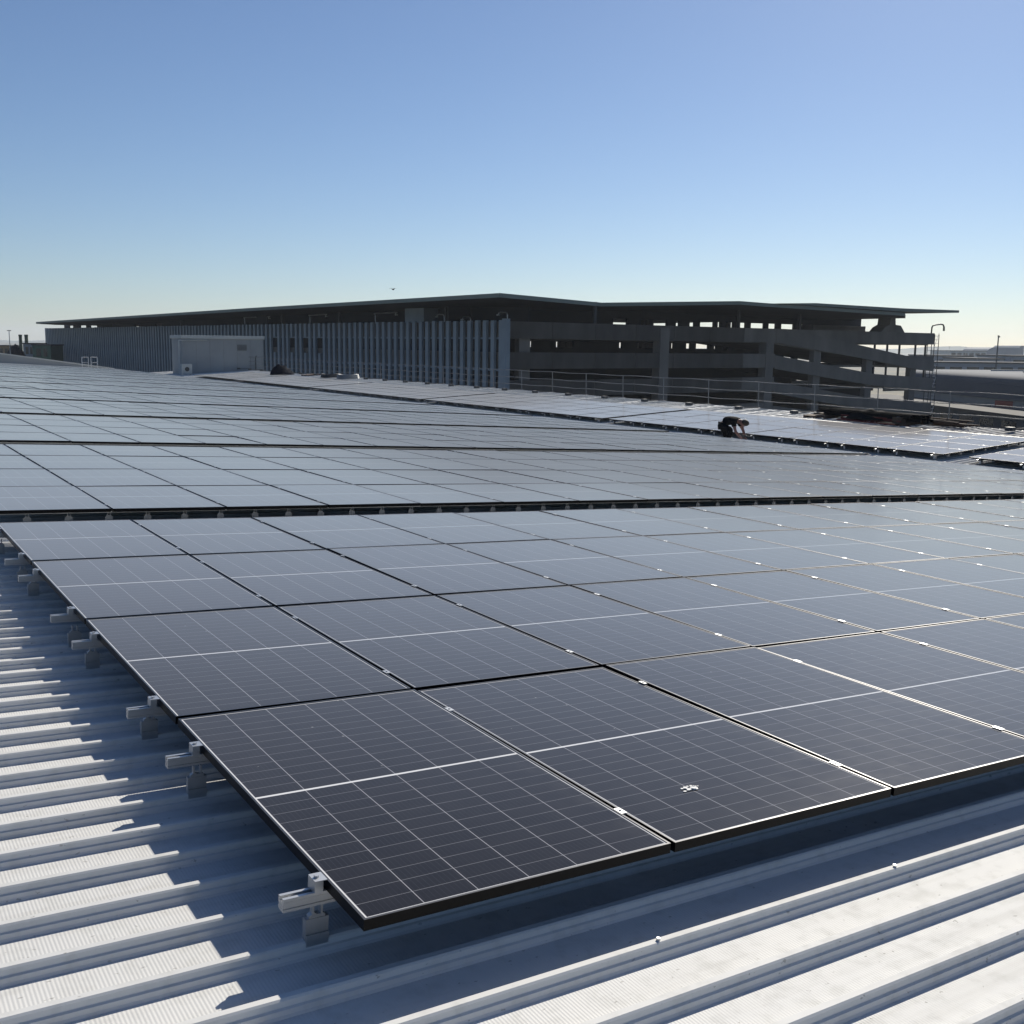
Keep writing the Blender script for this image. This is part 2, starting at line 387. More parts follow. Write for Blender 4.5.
for k in range(4):
    for j in range(4):
        for h, off in enumerate((0.30, 1.56)):
            b = k * ARRP + j * ROWP + off; rb = near_rib(b) + .0
            if k == 0 and j == 0: b = k * ARRP + j * ROWP + off
            row = ['front row', 'second row', 'third row', 'back row'][j]
            e = empty('mounting_rail', W(0, b, 0), (0, SL, 0), 'aluminium rail, %s of two under the %s of the %s' % (('nearer', 'farther')[h], row, BN[k]), 'mounting rail', 'rails under the solar panels')
            link_mesh('rail_bar', RAIL, e)
            link_mesh('end_clamp', ENDC, e, (.0, 0, 0))
            ec = link_mesh('end_clamp', ENDC, e, (L - .01, 0, 0)); ec.rotation_euler = (0, 0, math.pi)
            for i in range(1, 20): link_mesh('mid_clamp', MID, e, (i * COLP, 0, 0))
            dense = (k > 0 and j == 0 and h == 0)
            xs = [-.012] + ([.035 + q * .3847 for q in range(1, 60)] if dense else [.035 + 1.154 * 3 * q for q in range(1, 7)])
            for x in xs:
                c = link_mesh('rib_clamp', BLOCK, e, (x, rb - b, 0)); link_mesh('hook_bolt', BOLT, c, (0, 0, 0))
def far_rail_mesh(length):
    q = MB(); q.box(-.125, length + .14, -.02, .02, -.078, -.036)
    nn = int(round(length / COLP))
    for i in range(nn + 1):
        q.box(i * COLP - .0135, i * COLP + .0135, -.024, .024, .0005, .0035)
    for i in range(nn * 2): q.box(i * COLP / 2 + .02, i * COLP / 2 + .1, -.03, .03, -.165, -.0785)
    return q.mesh('mounting_rail', M['alu'])
RN, RF = far_rail_mesh(L), far_rail_mesh(4 * COLP)
for k in range(4, 8):
    for j in range(4):
        for h, off in enumerate((0.30, 1.56)):
            row = ['front row', 'second row', 'third row', 'back row'][j]
            o = link_mesh('mounting_rail', RN, None, W(0, k * ARRP + j * ROWP + off)); o.rotation_euler = (0, SL, 0)
            tag(o, 'aluminium rail, %s of two under the %s of the distant %s block' % (('nearer', 'farther')[h], row, ORD[k + 1]), 'mounting rail', 'rails under the solar panels')
for k, (_, b, nrow) in enumerate(far_starts[:4]):
    for j in range(nrow):
        for h, off in enumerate((0.30, 1.56)):
            o = link_mesh('mounting_rail', RF, None, FW(FAR0, b + j * ROWP + off)); o.rotation_euler = (0, -SL, 0)
            tag(o, 'aluminium rail beyond the valley, %s of two under %s row of %s far block' % (('nearer', 'farther')[h], ORD[j + 1], ORD[k + 1]), 'mounting rail', 'rails under the solar panels')

# bird droppings on the front panel
def splat(a, b, label, s=1.0):
    q = MB(); rnd = random.Random(int(a * 100))
    for n_ in range(22):
        cx, cy = rnd.gauss(0, .026) * s, rnd.gauss(0, .012) * s; r = rnd.uniform(.004, .015) * s
        pts = [(cx + r * rnd.uniform(.7, 1.4) * math.cos(t * .785), cy + r * rnd.uniform(.6, 1.1) * math.sin(t * .785)) for t in range(8)]
        q.prism(pts, 2, 0.0, 0.001 + .0002 * n_)
    o = q.build('bird_dropping', M['white_splat']); o.location = W(a, b, -.0023); o.rotation_euler = (0, SL, 0.3)
    tag(o, label, 'bird dropping')

# ------------------------------------------------------------------ safety railing on the far roof edge
rx = 7.72
rz = rx * sn + VP_.z - 0.05
RX = VP_.x + rx * cs
rl = empty('guard_railing', (RX, 0, rz), label='long thin metal guard railing along the far edge of the roof', cat='railing')
posts = [2.4 + 3.05 * i for i in range(31)]
for z in (1.10, .70, .32):
    m_ = MB(); m_.tube([(0 + (.05 if z < .9 else 0), b, z + .016 * math.sin(b * 1.7)) for b in [posts[0] - .8 + .75 * q for q in range(int((posts[-1] - posts[0] + 1.6) / .75) + 1)]], .017, 6); m_.build('rail_tube', M['railm'], rl)
for b in posts:
    m_ = MB(); m_.tube([(.03, b, .03), (0, b, 1.11)], .021, 6); m_.box(-.12, .12, b - .08, b + .08, 0, .03); m_.build('post', M['railm'], rl)
    m_ = MB(); m_.tube([(0, b, .05), (-1.15, b - .05, .05)], .02, 6); m_.box(-1.28, -1.05, b - .17, b + .07, 0, .12); m_.build('counterweight_arm', M['dark'], rl)

# ------------------------------------------------------------------ plant room
pr = empty('plant_room', (25.9, 94.4, -1.50), label='pale boxy plant room with a light corner post at the far end of the roof', cat='plant room')
m_ = MB(); m_.box(0, 7.5, 0, 3.4, 0.0, 3.25); m_.build('body', M['grey'], pr)
m_ = MB(); m_.box(-.12, 7.62, -.12, 3.52, 3.252, 3.55); m_.build('roof', M['white'], pr, bevel=.03)
m_ = MB(); m_.box(5.0, 5.9, -.03, -.003, 2.2, 2.75); m_.build('vent_grille', M['dark'], pr)
m_ = MB()
for q in range(5): m_.box(5.0, 5.9, -.06, -.032, 2.22 + q * .11, 2.26 + q * .11)
m_.build('louvre', M['grey'], pr)
m_ = MB()
for q in range(1, 6): m_.box(q * 1.25 - .012, q * 1.25 + .012, -.02, -.003, .02, 3.23)
m_.build('panel_joint', M['gutter'], pr)
m_ = MB(); m_.tube([(6.7, -.08, .0), (6.7, -.08, 1.6), (6.7, -.3, 1.75)], .035, 6); m_.build('conduit', M['dark'], pr)
m_ = MB(); m_.box(-.05, -.003, .8, 1.8, .05, 2.2); m_.build('door', M['grey'], pr)
m_ = MB(); m_.tube([(-.35, -.15, 0), (-.35, -.15, 3.1)], .07, 6); m_.tube([(-.35, -.15, 3.1), (2.2, -.15, 3.15)], .05, 6); m_.build('downpipe', M['white'], pr)
ac = empty('condenser_unit', (25.3, 92.6, -1.42), label='small grey boxed unit beside the pale plant room', cat='air conditioner')
m_ = MB(); m_.box(0, .9, 0, .5, .08, .95); m_.build('casing', M['white'], ac, bevel=.02)
m_ = MB(); m_.tube([(.45, -.02, .5), (.45, -.005, .5)], .2, 14); m_.build('fan_grille', M['dark'], ac)
m_ = MB(); m_.box(.05, .12, .02, .48, 0, .08); m_.box(.78, .85, .02, .48, 0, .08); m_.build('feet', M['galv'], ac)

# access frame on the far end of the near slope
af = empty('access_frame', W(20.5, 110.6, -HP + .045), (0, 0, 0), 'small open frame of light metal tubes at the top left end of the panels', 'access frame')
m_ = MB()
for x in (0, .6, .85, 1.45): m_.tube([(x, 0, -.05), (x, 0, 1.15)], .04, 6)
m_.build('upright', M['alu'], af)
m_ = MB()
for x in (0, .85): m_.tube([(x, 0, 1.15), (x + .6, 0, 1.15)], .04, 6); m_.tube([(x, 0, .6), (x + .6, 0, .6)], .03, 6)
m_.build('crossbar', M['alu'], af)

# ------------------------------------------------------------------ things lying on the far roof
def heap(name, loc, sx, sy, sz, mtl, label, cat, seed, bumps=3):
    rnd = random.Random(seed); bm = bmesh.new(); bmesh.ops.create_icosphere(bm, subdivisions=4, radius=1)
    cs_ = [(rnd.uniform(-.6, .6), rnd.uniform(-.5, .5), rnd.uniform(.5, 1)) for _ in range(bumps)]
    from mathutils import noise as no
    for v in bm.verts:
        h = max(q[2] * math.exp(-((v.co.x - q[0]) ** 2 + (v.co.y - q[1]) ** 2) * 5) for q in cs_)
        z = max(v.co.z, 0) * (.35 + .65 * h); n_ = no.noise(v.co * 3.1 + Vector((seed, 0, 0))) * .14
        v.co = Vector(((v.co.x + n_) * sx, (v.co.y + n_) * sy, max(0, z + n_ * .8) * sz))
    me = bpy.data.meshes.new(name); bm.to_mesh(me); bm.free(); me.materials.append(mtl)
    for p in me.polygons: p.use_smooth = True
    o = link_mesh(name, me, None, loc); tag(o, label, cat); return o
def fz(d): return d * sn + VP_.z
heap('covered_bundle', (30.0, 80.6, fz(5.8) - .04), 1.0, .65, 1.1, M['bluebag'], 'dark navy covered bundle on the far roof to the right of the plant room', 'bundle', 3, 3)
def pallet(loc, rz, label, load, n_=3):
    e = empty('pallet', loc, (0, -SL, rz), label, 'pallet')
    m_ = MB()
    for q in range(6): m_.box(q * .2, q * .2 + .14, 0, 1.0, .10, .122)
    m_.build('top_board', M['wood'], e)
    m_ = MB()
    for q in (0, .45, .9): m_.box(0, 1.14, q, q + .1, 0, .0995)
    m_.build('runner', M['wood'], e); return e
def bars(name, loc, rz, n_, ln, mtl, label, cat, seed, z0=0.0, tilt=.06):
    rnd = random.Random(seed); m_ = MB()
    for q in range(n_):
        a = rnd.uniform(-tilt, tilt); y = rnd.uniform(-.45, .45); z = z0 + (q % 5) * .05
        T = Matrix.Rotation(a, 4, 'Z') @ Matrix.Translation((rnd.uniform(-.3, .3), y, z))
        m_.box(-ln / 2, ln / 2, -.025, .025, 0, .045, 0, T)
    o = m_.build(name, mtl); o.location = loc; o.rotation_euler = (0, 0, rz); tag(o, label, cat); return o
def on_far(d, b, h=0.0): return FW(d, b, -0.035 + h)
pallet(on_far(5.9, 75.4), .2, 'flat wooden pallet on the far roof between the navy bundle and the cable coils', None)
def coil(loc, label, r=.45, n_=5, mtl='dark'):
    m_ = MB(); pts = []
    for q in range(n_ * 20 + 1):
        a = q * math.pi / 10; pts.append((r * math.cos(a) * (1 - .02 * (q // 20)), r * math.sin(a), .03 + .055 * q / 20 + .02 * math.sin(a * 3)))
    m_.tube(pts, .03, 6); o = m_.build('cable_coil', M[mtl], smooth=True); o.location = loc; tag(o, label, 'cable coil', 'coils of cable on the far roof')
coil(on_far(6.1, 71.6), 'dark coil of cable beside the railing, left one of the far pair', .7)
coil(on_far(6.2, 68.6), 'greyish coil of cable beside the railing, right one of the far pair', .8, 6, 'gutter')
# clutter by the right hand end of the railing
p1 = pallet(on_far(5.9, 24.6), .1, 'wooden pallet under the long dark bars near the right of the railing', None)
bars('steel_bar_stack', on_far(6.4, 22.9, .14), 1.5, 44, 4.4, M['cloth'], 'untidy stack of long dark bars lying inside the guard railing', 'bar stack', 4)
p2 = pallet(on_far(5.6, 21.0), -.1, 'wooden pallet carrying brown cartons near the right of the railing', None)
for q, (dx, dy, sx, sy, sz, lb) in enumerate(((0.1, .1, .5, .4, .2, 'larger brown carton on the pallet by the dark bars'), (.72, .1, .3, .4, .14, 'smaller brown carton on the pallet by the dark bars'))):
    e = empty('carton', on_far(5.6 + dx, 21.0 + dy, .125), (0, -SL, -.1 + .1 * q), lb, 'carton')
    m_ = MB(); m_.box(0, sx, 0, sy, 0, sz); m_.build('box', M['brown'], e); m_ = MB(); m_.box(-.002, sx + .002, sy / 2 - .025, sy / 2 + .025, sz + .001, sz + .003); m_.build('tape', M['white'], e)
heap('cable_heap', on_far(6.3, 22.9, .1), .6, 1.0, .45, M['cloth'], 'low dark heap of cable next to the cartons on the far roof', 'cable heap', 8, 5)
bars('rail_offcuts', on_far(5.9, 22.4), 1.45, 14, 2.8, M['redcloth'], 'loose rusty red brown rail offcuts lying beside the wooden pallets', 'rail offcuts', 9, 0, .25)
bars('timber_batten_stack', on_far(6.9, 20.3), 1.45, 9, 2.2, M['wood'], 'small stack of reddish timber battens at the right of the dark bars', 'timber battens', 12, 0, .1)
wk = empty('metal_walkway', on_far(5.75, 9.0, -.03), (0, -SL, 0), 'grey metal mesh walkway strip along the roof at the right edge', 'walkway')
m_ = MB()
for q in range(42): m_.box(0, 1.5, q * .27, q * .27 + .17, 0, .03)
m_.build('mesh_deck', mat('walkway_mesh', (.22, .23, .25), .85, 0, .5, 9), wk)
m_ = MB(); m_.box(-.05, -.002, 0, 11.3, -.12, .02); m_.box(1.502, 1.55, 0, 11.3, -.12, .02); m_.build('side_angle', M['gutter'], wk)

wk = empty('metal_walkway', on_far(5.46, 20.6, .02), (0, -SL, 0), 'bright sunlit metal grating walkway between the far panels and the railing', 'walkway')
m_ = MB()
for q in range(242):
    T = Matrix.Translation((0, q * .24, .012)) @ Matrix.Rotation(random.gauss(-.10, .03), 4, 'X')
    for h_ in range(5): m_.box(h_ * .38, h_ * .38 + random.uniform(.24, .34), 0, .17, 0, .012, 0, T)
m_.build('tread_plates', M['tread'], wk)
m_ = MB(); m_.box(-.05, -.002, 0, 58, -.13, .012); m_.box(1.902, 1.95, 0, 58, -.13, .012); m_.build('side_angle', M['galv'], wk)

# ------------------------------------------------------------------ worker kneeling at the valley
def skin_obj(name, verts, edges, radii, mtl, parent, lvl=1):
    me = bpy.data.meshes.new(name); me.from_pydata(verts, edges, []); me.materials.append(mtl)
    o = link_mesh(name, me, parent); sk = o.modifiers.new('skin', 'SKIN'); sk.use_smooth_shade = True
    for i, d in enumerate(me.skin_vertices[0].data):
        r = radii[i]; d.radius = r if isinstance(r, tuple) else (r, r); d.use_root = (i == 0)
    ss = o.modifiers.new('sub', 'SUBSURF'); ss.levels = 2; ss.render_levels = 2; return o
def worker(loc, rz):
    e = empty('person', loc, (0, 0, rz), 'worker in black clothes kneeling and leaning forward over the roof valley', 'person'); e.scale = (1.22, 1.22, 1.25)
    J = dict(pel=(0, 0, .48), sp=(.16, 0, .58), ch=(.36, 0, .60), nk=(.50, 0, .57), hd=(.60, 0, .54), tp=(.70, 0, .50),
             sl=(.40, .19, .57), el=(.52, .24, .33), wl=(.62, .17, .12), hl=(.68, .15, .05),
             sr=(.40, -.19, .57), er=(.50, -.26, .32), wr=(.66, -.18, .13), hr=(.72, -.16, .06),
             pl=(.0, .11, .43), kl=(.10, .14, .07), al=(-.20, .14, .07), tl=(-.26, .14, .04),
             pR=(.0, -.11, .43), kr=(.34, -.16, .36), ar=(.26, -.16, .08), tr=(.42, -.16, .03))
    N = list(J); ix = {n_: i for i, n_ in enumerate(N)}
    E_ = [('pel', 'sp'), ('sp', 'ch'), ('ch', 'nk'), ('nk', 'hd'), ('hd', 'tp'), ('ch', 'sl'), ('sl', 'el'), ('el', 'wl'), ('wl', 'hl'), ('ch', 'sr'), ('sr', 'er'), ('er', 'wr'), ('wr', 'hr'),
          ('pel', 'pl'), ('pl', 'kl'), ('kl', 'al'), ('al', 'tl'), ('pel', 'pR'), ('pR', 'kr'), ('kr', 'ar'), ('ar', 'tr')]
    Rr = dict(pel=.06, sp=.12, ch=.14, nk=.055, hd=.088, tp=.075, sl=.06, el=.042, wl=.030, hl=.028, sr=.06, er=.042, wr=.030, hr=.028,
              pl=.09, kl=.062, al=.045, tl=.035, pR=.09, kr=.062, ar=.045, tr=.035)
    skin_obj('body', [J[n_] for n_ in N], [(ix[a], ix[b]) for a, b in E_], [Rr[n_] * (.6 if n_ in ('pl', 'pR', 'sp', 'ch') else .8 if n_ in ('kl', 'kr', 'al', 'ar') else 1) for n_ in N], M['skin'], e)
    def sub(name, chain_edges, mtl, grow):
        ns = []
        for a, b in chain_edges:
            for q in (a, b):
                if q not in ns: ns.append(q)
        skin_obj(name, [J[q] for q in ns], [(ns.index(a), ns.index(b)) for a, b in chain_edges], [Rr[q] + grow for q in ns], mtl, e)
    sub('trousers', [('pl', 'kl'), ('kl', 'al'), ('pl', 'pR'), ('pR', 'kr'), ('kr', 'ar')], M['cloth'], .018)
    J['sle'] = tuple((Vector(J['sl']) * .4 + Vector(J['el']) * .6)); J['sre'] = tuple((Vector(J['sr']) * .4 + Vector(J['er']) * .6)); Rr['sle'] = Rr['sre'] = .048
    J['nb'] = (.46, 0, .585); Rr['nb'] = .07
    J['waist'] = (.03, 0, .52); Rr['waist'] = .085
    sub('shirt', [('waist', 'sp'), ('sp', 'ch'), ('ch', 'nb'), ('ch', 'sl'), ('sl', 'sle'), ('ch', 'sr'), ('sr', 'sre')], M['cloth'], .022)
    for a, b in (('al', 'tl'), ('ar', 'tr')): sub('boot', [(a, b)], M['tyre'], .006)
    def ell(name, c, r, mtl, ry=0.0):
        bm = bmesh.new(); bmesh.ops.create_icosphere(bm, subdivisions=3, radius=1)
        T = Matrix.Translation(c) @ Matrix.Rotation(ry, 4, 'Y') @ Matrix.Diagonal((*r, 1)); bm.transform(T)
        me = bpy.data.meshes.new(name); bm.to_mesh(me); bm.free(); me.materials.append(mtl)
        for p in me.polygons: p.use_smooth = True
        return link_mesh(name, me, e)
    ell('hair', (.665, 0, .542), (.112, .090, .082), M['hair'], .35)
    for s in (-1, 1):
        ell('ear', (.60, s * .088, .505), (.024, .010, .032), M['skin'])
        ell('eye', (.672, s * .034, .452), (.010, .012, .010), M['white_splat'])
    ell('nose', (.628, 0, .438), (.016, .013, .026), M['skin'], .4)
    ell('mouth', (.592, 0, .455), (.008, .024, .006), M['redcloth'], .4)
    for s, w_ in ((1, 'hl'), (-1, 'hr')):                   # five fingers, curled towards the tool
        for f_ in range(5):
            p = Vector(J[w_]) + Vector((.02, (f_ - 2) * .017, 0)); ln = (.045, .07, .078, .07, .055)[f_]
            if f_ == 0: d = Vector((.5, -.7 * s, -.2)).normalized()
            else: d = Vector((1, 0, -.25)).normalized()
            skin_obj('finger', [p, p + d * ln * .5, p + d * ln * .8 + Vector((0, 0, -.018))], [(0, 1), (1, 2)], [.009, .008, .007], M['skin'], e, 1)
    t = empty('power_drill', Vector(loc) + Matrix.Rotation(rz, 3, 'Z') @ Vector((.80, 0, .02)), (0, 0, rz), 'dark cordless drill in front of the kneeling worker', 'drill')
    m_ = MB(); m_.tube([(-.10, 0, .22), (.06, 0, .22), (.09, 0, .22)], [.035, .038, .02], 10); m_.build('motor_body', M['dark'], t)
    m_ = MB(); m_.tube([(-.04, 0, .20), (-.06, 0, .08)], .02, 8); m_.box(-.11, .01, -.035, .035, 0, .07); m_.build('handle', M['dark'], t)
    m_ = MB(); m_.tube([(.09, 0, .22), (.20, 0, .22)], .006, 6); m_.build('drill_bit', M['alu'], t)
worker(W(23.75, 23.35, -HP + .02), R_(-66))

# ------------------------------------------------------------------ multi-storey car park
cp = empty('car_park', (58.2393, 91.659, 0), (0, 0, R_(4.2)), 'dark multi storey car park with fins, ramps and a wide flat canopy roof', 'car park')
def part(name, mb, mtl, parent=cp, **k): return mb.build(name, mtl, parent, **k)
# slabs / decks
DY = 60
for z, x1 in ((2.2, 43), (-.95, 43), (-3.9, 43), (-7.1, 43)):
    m_ = MB(); m_.box(.3, 79, 1.2, DY, z - .02, z + .25); part('deck', m_, M['concrete'])
    m_ = MB(); m_.box(.3, 30, DY + .01, 186, z - .02, z + .25); part('deck', m_, M['concrete'])
# front parapets
for z0, z1 in ((2.2, 3.95), (-.95, .77), (-3.9, -2.15), (-7.1, -5.4), (-10.3, -8.6), (-18, -16)):
    m_ = MB(); m_.box(.3, 43, .08, .35, z0 + .1, z1 - .02)
    for q in range(7): m_.box(.3 + q * 6.1, .3 + q * 6.1 + 6.05, 0, .078, z0, z1); part('parapet', m_, M['concrete'])
    m_ = MB(); m_.box(.3, .65, .36, 186.9, z0, z1); part('parapet', m_, M['concrete'])
m_ = MB(); m_.box(43.01, 79.3, .6, .95, 2.3, 3.95); part('parapet', m_, M['concrete'])
m_ = MB(); m_.box(68, 79.3, .6, .95, -1.0, .62); part('parapet', m_, M['concrete'])
m_ = MB(); m_.box(68, 79.3, .62, .95, -4.4, -2.7); part('parapet', m_, M['concrete'])
m_ = MB(); m_.box(79.32, 79.6, .6, 40, 2.3, 3.95); part('parapet', m_, M['concrete'])
for zz in (-1.0, -4.4):
    m_ = MB(); m_.box(79.32, 79.6, .6, 12, zz, zz + 1.6); part('parapet', m_, M['concrete'])
def ramp(pts):
    m_ = MB(); m_.prism(pts, 1, 0.0, .34); part('ramp_parapet', m_, M['concrete'])
ramp([(43, 2.2), (60.6, .35), (75, -1.35), (79, -1.6), (79, .05), (75, .25), (60.6, 2.05), (45, 3.95), (43, 3.95)])
ramp([(43, -1.1), (64.7, -3.55), (79, -4.5), (79, -2.62), (64.5, -1.9), (43, .6)])
ramp([(43, -4.2), (64.7, -7.1), (79, -8.0), (79, -6.3), (65, -5.4), (43, -2.75)])
ramp([(43, -7.5), (79, -11.5), (79, -9.8), (43, -5.8)])
def rdeck(x0, z0, x1, z1):
    m_ = MB(); m_.prism([(x0, z0), (x1, z1), (x1, z1 + .25), (x0, z0 + .25)], 1, .36, 14); part('ramp', m_, M['concrete'])
rdeck(43.1, 2.0, 78, -1.2); rdeck(43.1, -1.1, 78, -4.4); rdeck(43.1, -4.2, 78, -7.6)
for x in (2.2, 22.4, 41.1, 51.3, 62.9, 73.6):
    m_ = MB(); m_.box(x, x + 1.45, (-.06 if x in (22.4, 41.1) else .37), 1.15, GZ, 3.6 if x < 30 else (2.2 if x < 60 else (1.2 if x < 70 else 0)))
    part('column', m_, M['concrete'])
for x in (66, 69, 72, 76, 78.6):
    m_ = MB(); m_.box(x, x + .22, 1.3, 1.52, -4.3, 2.25); part('mullion', m_, M['dark'])
for y in (20, 38, 56):
    for x in (8, 24, 40, 56, 72):
        m_ = MB(); m_.box(x, x + .8, y, y + .8, GZ, 6.0 if x < 70 else 3); part('column', m_, M['concrete'])
# dark walls added to block light through the decks, openings where sky shows
def openwall(name, ops, lo, hi, z0, z1, oz0, oz1, fixed, axis, mtl, th=.3):
    m_ = MB()
    def bx(a, b, c, d):
        if axis == 'x': m_.box(a, b, fixed, fixed + th, c, d)
        else: m_.box(fixed, fixed + th, a, b, c, d)
    bx(lo, hi, z0, oz0); bx(lo, hi, oz1, z1)
    prev = lo
    for a, b in sorted(ops):
        bx(prev, a, oz0, oz1); prev = b
    bx(prev, hi, oz0, oz1); part(name, m_, mtl)
openwall('blackout_wall', [(25.9, 28.3), (30.7, 35.4), (37.1, 37.7), (39.7, 40.6), (41.7, 44.4), (45.2, 45.7), (46.8, 48.3), (49.5, 50.9), (52, 54.8), (55.8, 57.4), (58.6, 61.4), (62.9, 67.3)], 1, 77.6, 2.45, 6.1, 3.95, 4.95, 12, 'x', M['screen'])
openwall('blackout_wall', [(12.9, 13.3), (17, 19.8), (27.4, 27.9), (30.6, 34), (36.8, 37.2), (39.6, 40.4), (41.5, 44.1), (45.1, 45.5), (46.9, 47.9), (49.4, 50.8), (51.8, 54.6)], 1, 60, -.7, 2.15, 1.30, 1.98, 12.4, 'x', M['screen'])
m_ = MB(); m_.box(62.1, 79.2, 12.4, 12.7, GZ, -4.3); part('blackout_wall', m_, M['screen'])
m_ = MB(); m_.box(1, 62, 12.4, 12.7, GZ, -.98); part('blackout_wall', m_, M['screen'])
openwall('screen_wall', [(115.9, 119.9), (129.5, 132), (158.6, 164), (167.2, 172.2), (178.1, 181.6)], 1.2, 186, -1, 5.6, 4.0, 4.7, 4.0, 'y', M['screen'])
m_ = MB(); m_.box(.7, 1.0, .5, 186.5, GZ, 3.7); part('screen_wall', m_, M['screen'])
m_ = MB(); m_.box(.05, 1.8, 187.0, 188.2, -9, 4.1); part('end_wall', m_, M['fin'])
m_ = MB(); m_.box(2, 5, 18.8, 23.1, 4.0, 5.75); part('lift_housing', m_, M['fin'])
m_ = MB(); m_.box(1.5, 4.5, 62, 66, 3.9, 5.4); part('lift_housing', m_, M['screen'])
m_ = MB(); m_.box(62, 74.5, 9, 11.9, 3.0, 4.9); part('stair_core', m_, M['concrete'])
m_ = MB(); m_.prism([(66.8, 3.96), (72.5, 3.96), (71.5, 4.9), (70.2, 5.0), (70.0, 6.35), (68.9, 6.35), (68.7, 5.0), (67.6, 4.6)], 1, 1.0, 3.0); part('canopy_support', m_, M['concrete'])
for x in (14, 38, 50):
    m_ = MB(); m_.box(x, x + .35, 2, 2.35, 3.9, 6.4); part('canopy_post', m_, M['dark'])
for y in (14, 40, 58, 100, 140):
    m_ = MB(); m_.box(2.0, 2.35, y, y + .35, 3.9, 6.0); part('canopy_post', m_, M['dark'])
# fins on the long side
FINP = 1.42; FINA, FINB = MB(), None
fmesh = MB(); fmesh.box(-.26, .04, 0, .62, -9.5, 4.05); FINM = fmesh.mesh('fin', M['fin'])
nf = 0; restf = MB()
skip = [(60.6, 63.2), (54.4, 56.1), (49.8, 51.1), (45.1, 46.6), (40.3, 42.1)]
y = .1
while y < 186:
    short = any(a - .3 <= y <= b for a, b in skip)
    if short:
        restf.box(-.26, .04, y, y + .62, 2.25, 4.05); restf.box(-.26, .04, y, y + .62, -9.5, .1)
    elif nf < 100:
        o = link_mesh('fin', FINM, cp, (random.uniform(-.03, .03), y, random.uniform(-.03, .03))); nf += 1
    else: restf.box(-.26, .04, y, y + .62, -9.5, 4.05)
    y += FINP
o = restf.build('fin', M['fin'], cp); tag(o, kind='stuff')
m_ = MB(); m_.box(.05, .28, .3, 186, 2.1, 2.3); m_.box(.05, .28, .3, 186, -1.2, -.95); part('fin_rail', m_, M['fin'])
m_ = MB(); m_.box(-.32, .25, -.62, .02, -9.5, 4.2); part('corner_fin', m_, M['fin'])
# canopy: folded edge, thin green grey fascia, dark soffit
E0 = [(-4, 179, 5.40), (-4, 55, 6.23), (-4, -4.6, 6.5), (15, 2, 6.35), (31.3, -4, 6.92), (35.7, -4, 6.84), (64.6, -4, 6.45), (74, 2, 6.45), (86, 60, 6.5), (30, 62, 6.3), (26, 186, 5.5)]
def canopy(pts, th, inset, name_f, name_s, centre):
    m_ = MB(); n_ = len(pts); m_.v = list(pts) + [(p[0], p[1], p[2] - th) for p in pts]
    for i in range(n_): j = (i + 1) % n_; m_.f.append((i, j, n_ + j, n_ + i)); m_.m.append(0)
    m_.build(name_f, M['fascia'], cp)
    # soffit: slopes inwards and slightly down
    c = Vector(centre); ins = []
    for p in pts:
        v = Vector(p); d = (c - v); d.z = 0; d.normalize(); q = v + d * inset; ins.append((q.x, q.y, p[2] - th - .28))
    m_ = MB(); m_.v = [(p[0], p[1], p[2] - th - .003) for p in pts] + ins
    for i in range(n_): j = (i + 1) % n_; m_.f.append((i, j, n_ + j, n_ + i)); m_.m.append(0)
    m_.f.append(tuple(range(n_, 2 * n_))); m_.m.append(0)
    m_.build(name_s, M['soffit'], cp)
    m_ = MB(); m_.v = list(pts); m_.f.append(tuple(range(n_))); m_.m.append(0); m_.build('canopy_top', M['fascia'], cp)
A_ = [E0[i] for i in (0, 1, 2, 3, 4, 5, 6, 7, 8, 9, 10)]
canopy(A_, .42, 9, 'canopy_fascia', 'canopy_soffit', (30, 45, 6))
m_ = MB()
m_.prism([(38, 6.86), (64.0, 6.60), (77.4, 6.80), (77.4, 7.14), (64, 7.02), (45, 7.12)], 1, -4.3, 6); m_.build('canopy_wing', M['fascia'], cp)
# wall stretches between the openings stand in for columns and parked vans; lamp arms along the edge
def lampmesh(h, arm, r=.07):
    m_ = MB(); m_.tube([(0, 0, 0), (0, 0, h - .25), (0, .12, h - .05), (0, .35, h), (0, arm - .3, h + .05), (0, arm, h - .02), (0, arm + .12, h - .2)], r, 6)
    return m_
C4, S4 = math.cos(R_(4.2)), math.sin(R_(4.2))
def cpw(x, y, z): return Vector((58.2393 + x * C4 - y * S4, 91.659 + x * S4 + y * C4, z))
for n_, (y, h, arm, pos) in enumerate(((1.7, .9, 1.5, 'at the corner above the fins'), (8.5, .5, 1.5, 'second from the corner above the fins'), (13.8, .85, 1.4, 'third from the corner above the fins'),
                                   (29.6, 1.2, -5.0, 'with a long arm left of the lift housing'), (47.9, 1.25, -4.8, 'with a long arm halfway along the fins'), (70.6, 1.2, -9.0, 'with a long arm above the plant room'))):
    e = empty('deck_lamp', cpw(1.6, y, 3.7), (0, 0, R_(4.2)), 'small pale hooked lamp %s' % pos, 'lamp', 'hooked lamps on the car park')
    m_ = lampmesh(h + .3, arm); m_.build('arm', M['galv'], e)
    m_ = MB(); m_.box(-.12, .12, min(arm, arm + .3 * (1 if arm > 0 else -1)), max(arm, arm + .3 * (1 if arm > 0 else -1)), h + .0, h + .12); m_.build('lamp_head', M['white'], e)
e = empty('deck_lamp', cpw(79, .8, 3.9), (0, 0, R_(-82)), 'large dark curved lamp at the right end of the car park', 'lamp', 'hooked lamps on the car park')
m_ = MB(); m_.tube([(0, 0, 0), (0, .05, .9), (0, .3, 1.15), (0, 1.2, 1.3), (0, 2.6, 1.42), (0, 3.3, 1.35), (0, 3.6, 1.05)], .11, 8); m_.build('arm', M['dark'], e)
